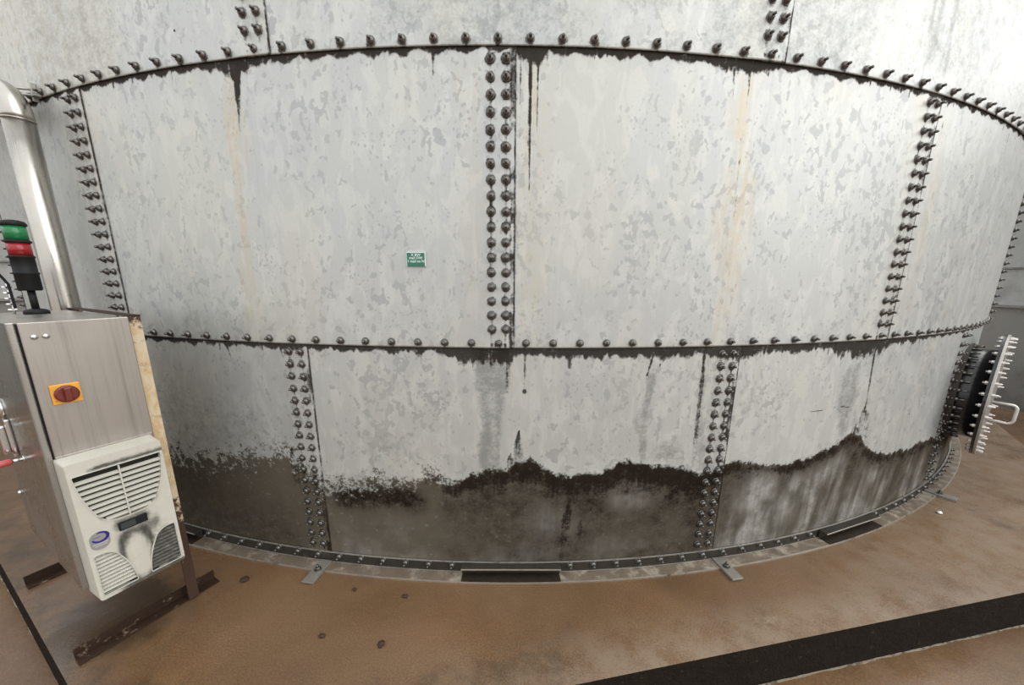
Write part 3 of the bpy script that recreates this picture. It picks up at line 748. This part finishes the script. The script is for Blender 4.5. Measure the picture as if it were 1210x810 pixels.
# ------------------------------------------------------------------ electrical cabinet with its cooling unit
QX, QY, QA = -1.7884, -7.7046, 1.0699
E1 = Vector((math.cos(QA), math.sin(QA), 0)); EN = Vector((-E1.y, E1.x, 0)); Q0 = Vector((QX, QY, 0))
def cf(s, n, z):
    """s = leftwards along the narrow side, n = depth away from the viewer, z = height"""
    v = Q0-E1*s+EN*n; return (v.x, v.y, z)
WC, DC, ZT, ZC = .391, .86, 1.612, .381
def cabinet():
    root = empty('electrical_cabinet', cf(.2, .4, 0))
    tag(root, 'stainless steel electrical cabinet with white cooling unit, standing on rusty angle feet', 'cabinet')
    B = lambda name, mb, mt, par=root: mb.build(name, mt, par)
    # body
    mb = MB(); mb.cbox((.052, .004, ZC), (WC-.026, DC, ZT-.004), .006, cf); body = B('body', mb, M['stainless'])
    mb = MB(); mb.cbox((.046, -.012, .995), (WC-.024, .0035, ZT), .004, cf); B('side_panel', mb, M['stainless'])
    mb = MB(); mb.cbox((.050, -.0135, .985), (WC-.024, -.001, 1.035), .003, cf); tag(B('drip_strip', mb, M['stainless']), 'pale strip above the cooling unit')
    # door on the left with gasket
    mb = MB(); mb.box((WC-.0265, .000, ZC+.004), (WC-.0185, DC-.01, ZT-.006), cf); B('gasket', mb, M['gasket'])
    mb = MB(); mb.cbox((WC-.0185, -.010, ZC-.004), (WC+.004, DC+.004, ZT+.002), .004, cf); door = B('door', mb, M['door'])
    side = lambda n, z: (lambda x, y, h: cf(WC+.004+h, n+x, z+y))
    mb = MB(); f = side(.60, 1.16); mb.lathe([(.050, 0), (.050, .006), (.044, .012), (.030, .015)], 32, f); mb.build('lock', M['chrome'], door)
    mb = MB(); mb.cbox((WC+.004, .50, .93), (WC+.022, .555, 1.12), .006, cf); mb.cbox((WC+.022, .515, .945), (WC+.045, .545, 1.09), .008, cf); mb.build('door_handle', M['chrome'], door)
    k = MB(); f = side(.42, .935); k.lathe([(.016, 0), (.016, .004)], 18, f); k.lathe([(.008, .004), (.008, .040)], 12, f); kn = k.build('plunger_stem', M['chrome'], door)
    k = MB(); k.lathe([(.012, .036), (.0155, .042), (.0165, .075), (.013, .084), (.007, .087)], 18, f); k.build('plunger_knob', M['pink_red'], door)
    k = MB(); f = side(.80, .64); k.lathe([(.012, 0), (.012, .006), (.008, .012)], 14, f); k.build('plug', M['chrome'], door)
    # screws on the narrow side
    face = lambda s, z: (lambda x, y, h: cf(s-x, -.012-h, z+y))
    for s in (.333, .302):
        mb = MB(); mb.lathe([(.0105, 0), (.0105, .005), (.008, .0085), (.003, .010)], 16, face(s, 1.553)); B('screw', mb, M['chrome'])
    # main switch
    sw = MB(); f = face(.290, 1.303); sw.cbox((-.043, -.043, 0), (.043, .043, .010), .004, f); swo = B('main_switch', sw, M['yellow'])
    mb = MB(); mb.lathe([(.036, .010), (.036, .020), (.032, .024), (.030, .024)], 28, f); mb.build('switch_disc', M['dark_red'], swo)
    mb = MB(); mb.cbox((-.011, -.030, .022), (.011, .030, .044), .005, f); mb.build('switch_grip', M['dark_red'], swo)
    # cream frame on the right: posts, rails
    fm = MB(); fm.cbox((.000, .000, .010), (.046, .012, ZT), .002, cf); fm.cbox((.000, .012, .010), (.006, .050, ZT), .002, cf)
    fr_o = B('mounting_frame', fm, M['cream'])
    mb = MB(); mb.cbox((.000, DC+.01, .010), (.046, DC+.05, ZT), .002, cf); tag(mb.build('rear_post', M['cream'], fr_o), 'rear post')
    mb = MB(); mb.cbox((-.002, -.002, ZT+.0005), (.048, DC+.05, ZT+.006), .002, cf); tag(mb.build('top_rail', M['rusty'], fr_o), 'dark red-brown rusty top rail')
    mb = MB(); mb.cbox((.001, .013, .34), (.045, DC+.01, .379), .003, cf); mb.cbox((.05, .10, .35), (WC-.04, .14, .380), .003, cf); mb.cbox((.05, .70, .35), (WC-.04, .74, .380), .003, cf); mb.build('carrier_rail', M['rusty'], fr_o)
    # angle-iron feet
    for n0 in (.075, .985):
        mb = MB(); mb.cbox((-.106, n0, .0005), (.462, n0+.007, .058), .0015, cf); mb.cbox((-.106, n0-.058, .0005), (.462, n0, .0075), .0015, cf)
        B('foot_angle', mb, M['rusty'])
    mb = MB(); mb.cbox((.004, .012, .010), (.042, .075, .05), .002, cf); mb.build('foot_bracket', M['rusty'], fr_o)
    mb = MB(); mb.cbox((.004, DC+.05, .010), (.042, .985, .05), .002, cf); mb.build('foot_bracket', M['rusty'], fr_o)
    # ---- cooling unit
    S0, S1, ZA, ZZ, PR = .369, .061, 1.022, .350, .124
    AW = S0-S1; AH = ZA-ZZ
    af = lambda x, y, h: cf(S0-x, -h, ZZ+y)        # x right, y up, h out of the cabinet
    ac = empty('cooling_unit', (0, 0, 0)); ac.parent = root; ac.matrix_parent_inverse = Matrix.Translation(root.location).inverted()
    def rounded(pts, rad, n=6):
        out = []
        for i, q in enumerate(pts):
            a, b, c = Vector(pts[i-1]), Vector(q), Vector(pts[(i+1) % len(pts)])
            r = rad[i] if isinstance(rad, (list, tuple)) else rad
            d1 = (a-b).normalized(); d2 = (c-b).normalized()
            for k in range(n+1):
                t = k/n; p0 = b+d1*r; p2 = b+d2*r
                out.append(tuple(p0*(1-t)**2+b*2*t*(1-t)+p2*t*t))
        return out
    holes = [rounded([(.012, .612), (.298, .612), (.288, .475), (.236, .358), (.078, .358), (.026, .475)], [.006, .006, .10, .05, .05, .10]),
             rounded([(.014, .225), (.070, .225), (.120, .120), (.128, .022), (.014, .022)], [.008, .04, .08, .006, .006]),
             rounded([(.294, .225), (.238, .225), (.188, .120), (.180, .022), (.294, .022)], [.008, .04, .08, .006, .006])]
    outer = rounded([(0, 0), (AW, 0), (AW, AH), (0, AH)], .014)
    bm = bmesh.new()
    def loop(pts, h):
        vs = [bm.verts.new((x, y, h)) for x, y in pts]
        return vs, [bm.edges.new((vs[i], vs[(i+1) % len(vs)])) for i in range(len(vs))]
    ov, oe = loop(outer, PR); hv = []; he = []
    for hl in holes:
        v_, e_ = loop(hl, PR); hv.append(v_); he += e_
    bmesh.ops.triangle_fill(bm, use_beauty=True, edges=oe+he)
    # drop faces that fell inside a hole
    def inside(pt, poly):
        c = False; j = len(poly)-1
        for i in range(len(poly)):
            if (poly[i][1] > pt.y) != (poly[j][1] > pt.y) and pt.x < (poly[j][0]-poly[i][0])*(pt.y-poly[i][1])/(poly[j][1]-poly[i][1])+poly[i][0]: c = not c
            j = i
        return c
    bad = [f for f in bm.faces if any(inside(f.calc_center_median(), hl) for hl in holes)]
    bmesh.ops.delete(bm, geom=bad, context='FACES_ONLY')
    # fine cuts so that soot can have a soft outline
    for ax, vals in ((0, np.arange(.012, AW, .012)), (1, np.arange(.012, AH, .012))):
        for q in vals:
            bmesh.ops.bisect_plane(bm, geom=list(bm.verts)+list(bm.edges)+list(bm.faces), plane_co=(q, 0, 0) if ax == 0 else (0, q, 0), plane_no=(1, 0, 0) if ax == 0 else (0, 1, 0))
    # scooped channel below the display, humped in the middle
    for v in bm.verts:
        x, y = v.co.x, v.co.y
        if .0 < y < .36:
            cxn = AW/2; ww = .030+.035*max(0, min(1, (y-.10)/.15)) if y > .1 else .045
            d = abs(x-cxn)
            v.co.z -= .014*math.exp(-((d-.045)/.016)**2)*math.exp(-((y-.18)/.11)**2)
    front_edges = [e for e in bm.edges if e.is_boundary]
    ex = bmesh.ops.extrude_edge_only(bm, edges=front_edges)
    newv = [g_ for g_ in ex['geom'] if isinstance(g_, bmesh.types.BMVert)]
    for v in newv:
        on_outer = v.co.x < .0145 and (v.co.x < .0005 or v.co.y < .0145 or v.co.y > AH-.0145) or v.co.x > AW-.0005 or v.co.y < .0005 or v.co.y > AH-.0005 or (v.co.x > AW-.0145 and (v.co.y < .0145 or v.co.y > AH-.0145))
        if on_outer:
            v.co.z = 0.002
            v.co.x = AW/2+(v.co.x-AW/2)*1.035; v.co.y = AH/2+(v.co.y-AH/2)*1.012
        else: v.co.z = PR-.022
    bmesh.ops.recalc_face_normals(bm, faces=bm.faces)
    me = bpy.data.meshes.new('cover'); bm.to_mesh(me); bm.free()
    co = np.zeros(len(me.vertices)*3); me.vertices.foreach_get('co', co); co = co.reshape(-1, 3); x, y, h = co.T
    soot = np.zeros(len(x)); cxn = AW/2
    dd = np.abs(x-cxn)
    hump = np.hypot((x-cxn)/.048, (y-.135)/.135)
    soot = np.maximum(soot, .95*np.exp(-((hump-1.18)/.40)**2)*sst(y, .34, .26)*sst(dd, .085, .05))
    soot = np.maximum(soot, .95*np.exp(-((y-.325)/.035)**2)*sst(dd, .10, .03))
    soot = np.maximum(soot, .70*sst(x, cxn+.005, cxn+.05)*np.exp(-((y-.27)/.07)**2)*sst(x, .275, .23))
    soot = np.maximum(soot, .95*sst(np.abs(y-.626), .016, .004)*sst(x, .03, .09))
    soot = np.maximum(soot, .9*sst(y, .030, .008)*sst(x, .03, .10))
    soot = np.maximum(soot, .8*sst(y, .10, .02)*sst(dd, .13, .11)*sst(dd, .05, .11)*(x > cxn))
    soot = np.maximum(soot, .75*sst(x, .20, .26)*sst(y, .27, .20)*sst(x, .30, .27))
    soot = np.maximum(soot, .22)
    soot[(h < .01) & (x < .0)] = .35
    at = me.attributes.new('soot', 'FLOAT', 'POINT'); at.data.foreach_set('value', soot.astype(np.float32))
    wco = np.array([af(*q) for q in co], dtype=np.float32); me.vertices.foreach_set('co', wco.ravel()); me.update()
    bm = bmesh.new(); bm.from_mesh(me); bmesh.ops.recalc_face_normals(bm, faces=bm.faces); bm.to_mesh(me); bm.free()
    me.materials.append(M['plastic'])
    cov = bpy.data.objects.new('cover', me); COL.objects.link(cov); cov.parent = ac
    mb = MB(); mb.box((.004, .012, PR-.075), (AW-.004, AH-.02, PR-.030), af); tag(mb.build('shade_backing', M['void'], ac), 'dark backing painted as the shaded hollow behind the louvres')  # plain dark box, shade of the hollow put into its colour
    def span(poly, y):
        xs = []
        for i in range(len(poly)):
            (x0, y0), (x1, y1) = poly[i], poly[(i+1) % len(poly)]
            if (y0 > y) != (y1 > y): xs.append(x0+(x1-x0)*(y-y0)/(y1-y0))
        return (min(xs), max(xs)) if len(xs) >= 2 else None
    def louvres(poly, ys, depth, tilt, name, bars=(), sooty=0.0):
        mb = MB()
        for y in ys:
            sp = span(poly, y)
            if not sp: continue
            a, b = sp
            sec = [(y-.0035, PR-.020), (y-.0005, PR-.021), (y+.0045+tilt, PR-.003), (y+.001+tilt, PR-.001)]
            sec = [(y+.0070, PR-.018), (y+.0038, PR-.019), (y-.0065, PR-.003), (y-.0020, PR-.0005)]
            vs = [af(xx, yy, hh) for xx in (a-.002, b+.002) for yy, hh in sec]
            mb.add(vs, [(0, 1, 2, 3), (7, 6, 5, 4), (0, 4, 5, 1), (1, 5, 6, 2), (2, 6, 7, 3), (3, 7, 4, 0)])
        for xb, y0, y1 in bars: mb.box((xb-.0025, y0, PR-.006), (xb+.0025, y1, PR+.0008), af)
        ob = mb.build(name, M['plastic'], ac)
        n_ = len(ob.data.vertices); at = ob.data.attributes.new('soot', 'FLOAT', 'POINT'); at.data.foreach_set('value', np.full(n_, .2+sooty, np.float32))
        return ob
    louvres(holes[0], np.arange(.372, .60, .0255), .02, 0, 'upper_grille', [(AW/2, .36, .608)], -.05)
    tag(louvres(holes[1], np.arange(.038, .225, .0185), .02, 0, 'lower_grille', (), .04), 'clean lower left louvres')
    tag(louvres(holes[2], np.arange(.038, .225, .0185), .02, 0, 'lower_grille', (), .62), 'sooty lower right louvres')
    mb = MB()
    for hl in holes:      # thin raised lip round each opening
        n_ = len(hl); c0 = Vector((sum(q[0] for q in hl)/n_, sum(q[1] for q in hl)/n_))
        pts = [Vector(q) for q in hl]; outp = [q+(q-c0).normalized()*.004 for q in pts]
        vs = [af(q.x, q.y, PR-.004) for q in pts]+[af(q.x, q.y, PR+.0035) for q in pts]+[af(q.x, q.y, PR+.0035) for q in outp]+[af(q.x, q.y, PR-.004) for q in outp]
        fs = [(l*n_+k, l*n_+(k+1) % n_, ((l+1) % 4)*n_+(k+1) % n_, ((l+1) % 4)*n_+k) for l in range(4) for k in range(n_)]
        mb.add(vs, fs)
    lo = mb.build('grille_lip', M['plastic'], ac); at = lo.data.attributes.new('soot', 'FLOAT', 'POINT'); at.data.foreach_set('value', np.full(len(lo.data.vertices), .22, np.float32))
    mb = MB(); mb.cbox((AW/2-.046, .294, PR-.010), (AW/2+.052, .335, PR+.005), .003, af); mb.build('display_frame', M['black'], ac)
    mb = MB(); mb.box((AW/2-.040, .300, PR+.004), (AW/2+.010, .329, PR+.0062), af); mb.build('display', M['screen'], ac)
    # round badge with a navy open ring
    bc = (.044, .292)
    poly = [(bc[0]+.031*math.cos(t), bc[1]+.012+.030*math.sin(t)) for t in np.linspace(0, math.pi, 22)]+[(bc[0]+.031*math.cos(t), bc[1]-.014+.030*math.sin(t)) for t in np.linspace(math.pi, 2*math.pi, 22)]
    mb = MB(); mb.prism(poly, PR+.0004, PR+.0016, af); tag(mb.build('badge', M['grey_label'], ac), 'grey badge with a navy open ring')
    mb = MB(); ts = np.linspace(math.radians(-168), math.radians(105), 40); vs = []; fs = []
    for k, t in enumerate(ts):
        wd = .0050*(.55+.45*math.sin(math.pi*k/39))
        for rr in (.0215-wd, .0215+wd): vs.append(af(bc[0]+.002+rr*1.14*math.cos(t), bc[1]+.015+rr*math.sin(t)*1.0, PR+.0021))
    for k in range(39): fs.append((2*k, 2*k+1, 2*k+3, 2*k+2))
    nv = len(vs); vs += [af(bc[0]+.002+rr*1.14*math.cos(t), bc[1]+.015+rr*math.sin(t), PR+.0015) for k, t in enumerate(ts) for rr in (.0215-.0050*(.55+.45*math.sin(math.pi*k/39)), .0215+.0050*(.55+.45*math.sin(math.pi*k/39)))]
    for k in range(39): fs.append((2*k, 2*k+2, nv+2*k+2, nv+2*k)); fs.append((2*k+1, nv+2*k+1, nv+2*k+3, 2*k+3))
    mb.add(vs, fs); mb.box((bc[0]-.022, bc[1]+.0165, PR+.0015), (bc[0]+.004, bc[1]+.0185, PR+.0021), af); mb.build('badge_ring', M['navy'], ac)
    mb = MB(); mb.box((bc[0]-.024, bc[1]-.016, PR+.0015), (bc[0]+.024, bc[1]-.013, PR+.0020), af); mb.box((bc[0]-.02, bc[1]-.025, PR+.0015), (bc[0]+.02, bc[1]-.023, PR+.0020), af); mb.build('badge_lines', M['pale_print'], ac)
    # ---- signal tower on the roof
    ts_, tn = .205, .62
    tf = lambda x, y, h: cf(ts_-x*1.1, tn+y*1.1, ZT+h*1.28)
    st = empty('signal_tower', (0, 0, 0)); st.parent = root; st.matrix_parent_inverse = Matrix.Translation(root.location).inverted()
    mb = MB(); mb.lathe([(.040, -.003), (.040, .008), (.032, .014), (.014, .018)], 28, tf); mb.lathe([(.0125, .016), (.0125, .092)], 18, tf); mb.build('stand', M['black'], st)
    mb = MB(); mb.lathe([(.033, .088), (.037, .093), (.037, .150), (.040, .152), (.040, .157), (.0365, .159), (.0365, .212), (.040, .214), (.040, .219), (.036, .221)], 32, tf); mb.build('dark_module', M['black'], st)
    mb = MB(); mb.lathe([(.0355, .2205), (.0355, .268)], 32, tf); mb.build('red_module', M['red_lens'], st)
    mb = MB(); mb.lathe([(.039, .2685), (.041, .271), (.041, .276), (.036, .278)], 32, tf); mb.build('collar', M['black'], st)
    mb = MB(); mb.lathe([(.0355, .2785), (.0355, .330)], 32, tf); mb.build('green_module', M['green_lens'], st)
    mb = MB(); mb.lathe([(.039, .3305), (.040, .338), (.034, .347), (.014, .352)], 32, tf); mb.build('cap', M['black'], st)
    # small clamp rail of terminals beside the tower
    mb = MB(); mb.tube([cf(.262, .70, ZT-.003), cf(.262, .70, ZT+.15)], .0045, 8)
    for k in range(5): mb.cbox((.250, .69, ZT+.014+k*.028), (.282, .71, ZT+.021+k*.028), .002, cf)
    mb.build('cable_ladder', M['chrome'], root)
    mb = MB(); f = lambda x, y, z: cf(.320-x, DC+.022+y, z)
    mb.cbox((-.03, -.02, ZC+.02), (.03, -.014, 1.86), .002, f); mb.cbox((-.03, -.02, ZC+.02), (-.024, .02, 1.86), .002, f); mb.cbox((.024, -.02, ZC+.02), (.03, .02, 1.86), .002, f)
    tag(mb.build('cable_channel', M['conduit'], root), 'grey upright cable channel at the back')
cabinet()

mb = MB()
pth = []
for k in range(25):
    t = k/24; pth.append(cf(.365-.10*min(1, 1.6*t)**.8-.004*t, .665, ZT+.27-.24*t**1.5+.012*math.sin(t*6)))
mb.tube(pth, .0055, 10)
tag(mb.build('black_cable', M['cable']), 'thin black cable curving down to the cabinet roof beside the signal tower', 'cable')

# ------------------------------------------------------------------ stainless pipe rising behind the cabinet
PX, PY, PRD = -2.815, -7.135, .0645
def riser():
    root = empty('riser_pipe', (PX, PY, 0))
    tag(root, 'polished stainless steel pipe with an elbow rising behind the cabinet along the tank wall', 'pipe')
    mb = MB(); zt = 2.665; mb.tube([(PX, PY, .0), (PX, PY, .9), (PX, PY, 1.8), (PX, PY, zt)], PRD, 36); mb.build('straight_pipe', M['pipe'], root)
    mb = MB(); mb.lathe([(PRD-.002, -.005), (PRD+.003, -.003), (PRD+.003, .003), (PRD-.002, .005)], 36, lambda x, y, h: (PX+x, PY+y, zt+h)); mb.build('weld_ring', M['pipe'], root)
    a = ang(-19.2); d = Vector((-math.cos(a), -math.sin(a), 0)); br = .17
    path = []
    for k in range(15):
        t = math.pi/2*k/14; path.append(Vector((PX, PY, zt))+d*(br-br*math.cos(t))+Vector((0, 0, br*math.sin(t))))
    mb = MB(); mb.tube(path, PRD+.001, 36); mb.build('elbow', M['pipe'], root)
    mb = MB(); e = path[-1]; mb.tube([e, e+d*.4, e+d*1.2], PRD, 36); mb.build('horizontal_pipe', M['pipe'], root)
    # bracket to the tank lap
    bk = MB(); f = rad_frame(-19.25, 2.868, R+2*STEP)
    bk.cbox((-.02, -.050, .001), (-.012, .050, .026), .002, f); bk.cbox((-.02, -.028, .001), (.03, -.022, .03), .002, f)
    for h in (-.018, .012): bk.tube([f(-.016, h, .022), f(-.09, h-.01, .115)], .007, 8)
    mb2 = bk.build('wall_bracket', M['flange'], root)
riser()
# ------------------------------------------------------------------ second tank in the background
def far_tank(c, r, label):
    root = empty('background_tank', c); tag(root, label, 'tank')
    n = 160
    def band(z0, z1, rr, name, mt):
        mb = MB(); vs = []
        for k in range(n): a = 2*math.pi*k/n; vs += [(c.x+rr*math.cos(a), c.y+rr*math.sin(a), z0), (c.x+rr*math.cos(a), c.y+rr*math.sin(a), z1)]
        mb.add(vs, [(2*k, 2*((k+1) % n), 2*((k+1) % n)+1, 2*k+1) for k in range(n)], True)
        return mb.build(name, mt, root)
    band(ZG, 1.45, r-.03, 'lower_ring', M['far_dark']); band(1.43, 4.3, r, 'upper_ring', M['far_steel'])
    mb = MB()
    for z, w in ((1.43, .02), (2.05, .012)):
        vs = []
        for k in range(n): a = 2*math.pi*k/n; vs += [(c.x+q*math.cos(a), c.y+q*math.sin(a), zz) for q, zz in ((r+.001, z-w), (r+.035, z-w), (r+.035, z+w), (r+.001, z+w))]
        mb.add(vs, [(4*k+l, 4*k+(l+1) % 4, 4*((k+1) % n)+(l+1) % 4, 4*((k+1) % n)+l) for k in range(n) for l in range(4)])
    mb.build('lap_rib', M['far_dark'], root)
far_tank(Vector((15.8, -3.1, 0)), 7.5, 'second grey steel tank partly seen behind the manway at far right')
far_tank(Vector((-15.9, -2.6, 0)), 7.5, 'grey steel tank barely seen at far left beyond the signal tower')

# ------------------------------------------------------------------ pebbles on the slab
for x, y, r, lab in ((-1.608, -7.597, .020, 'largest dark pebble on the slab, right of the cabinet foot'), (-.914, -7.664, .012, 'dark pebble on the slab right of the left clamp'),
                     (-.602, -7.711, .013, 'dark pebble on the slab left of the middle joint angle'), (-.958, -7.954, .013, 'left one of two dark pebbles near the front of the slab'), (-.644, -7.998, .017, 'right one of two dark pebbles near the front of the slab'),
                     (3.423, -6.91, .016, 'pale pebble on the slab by the far right clamp')):
    bm = bmesh.new(); bmesh.ops.create_icosphere(bm, subdivisions=2, radius=r)
    for v in bm.verts:
        k = 1+.30*(vnoise(v.co.x*90+5, v.co.y*90+v.co.z*60, int(r*1e4)).item()-.5)*2
        v.co = Vector((x+v.co.x*k*1.2, y+v.co.y*k, r*.55+max(v.co.z*k*.65, -r*.55)))
    me = bpy.data.meshes.new('pebble'); bm.to_mesh(me); bm.free(); me.materials.append(M['stud'] if 'pale' in lab else M['stone'])
    o = bpy.data.objects.new('pebble', me); COL.objects.link(o); tag(o, lab, 'pebble', 'pebbles on the slab')
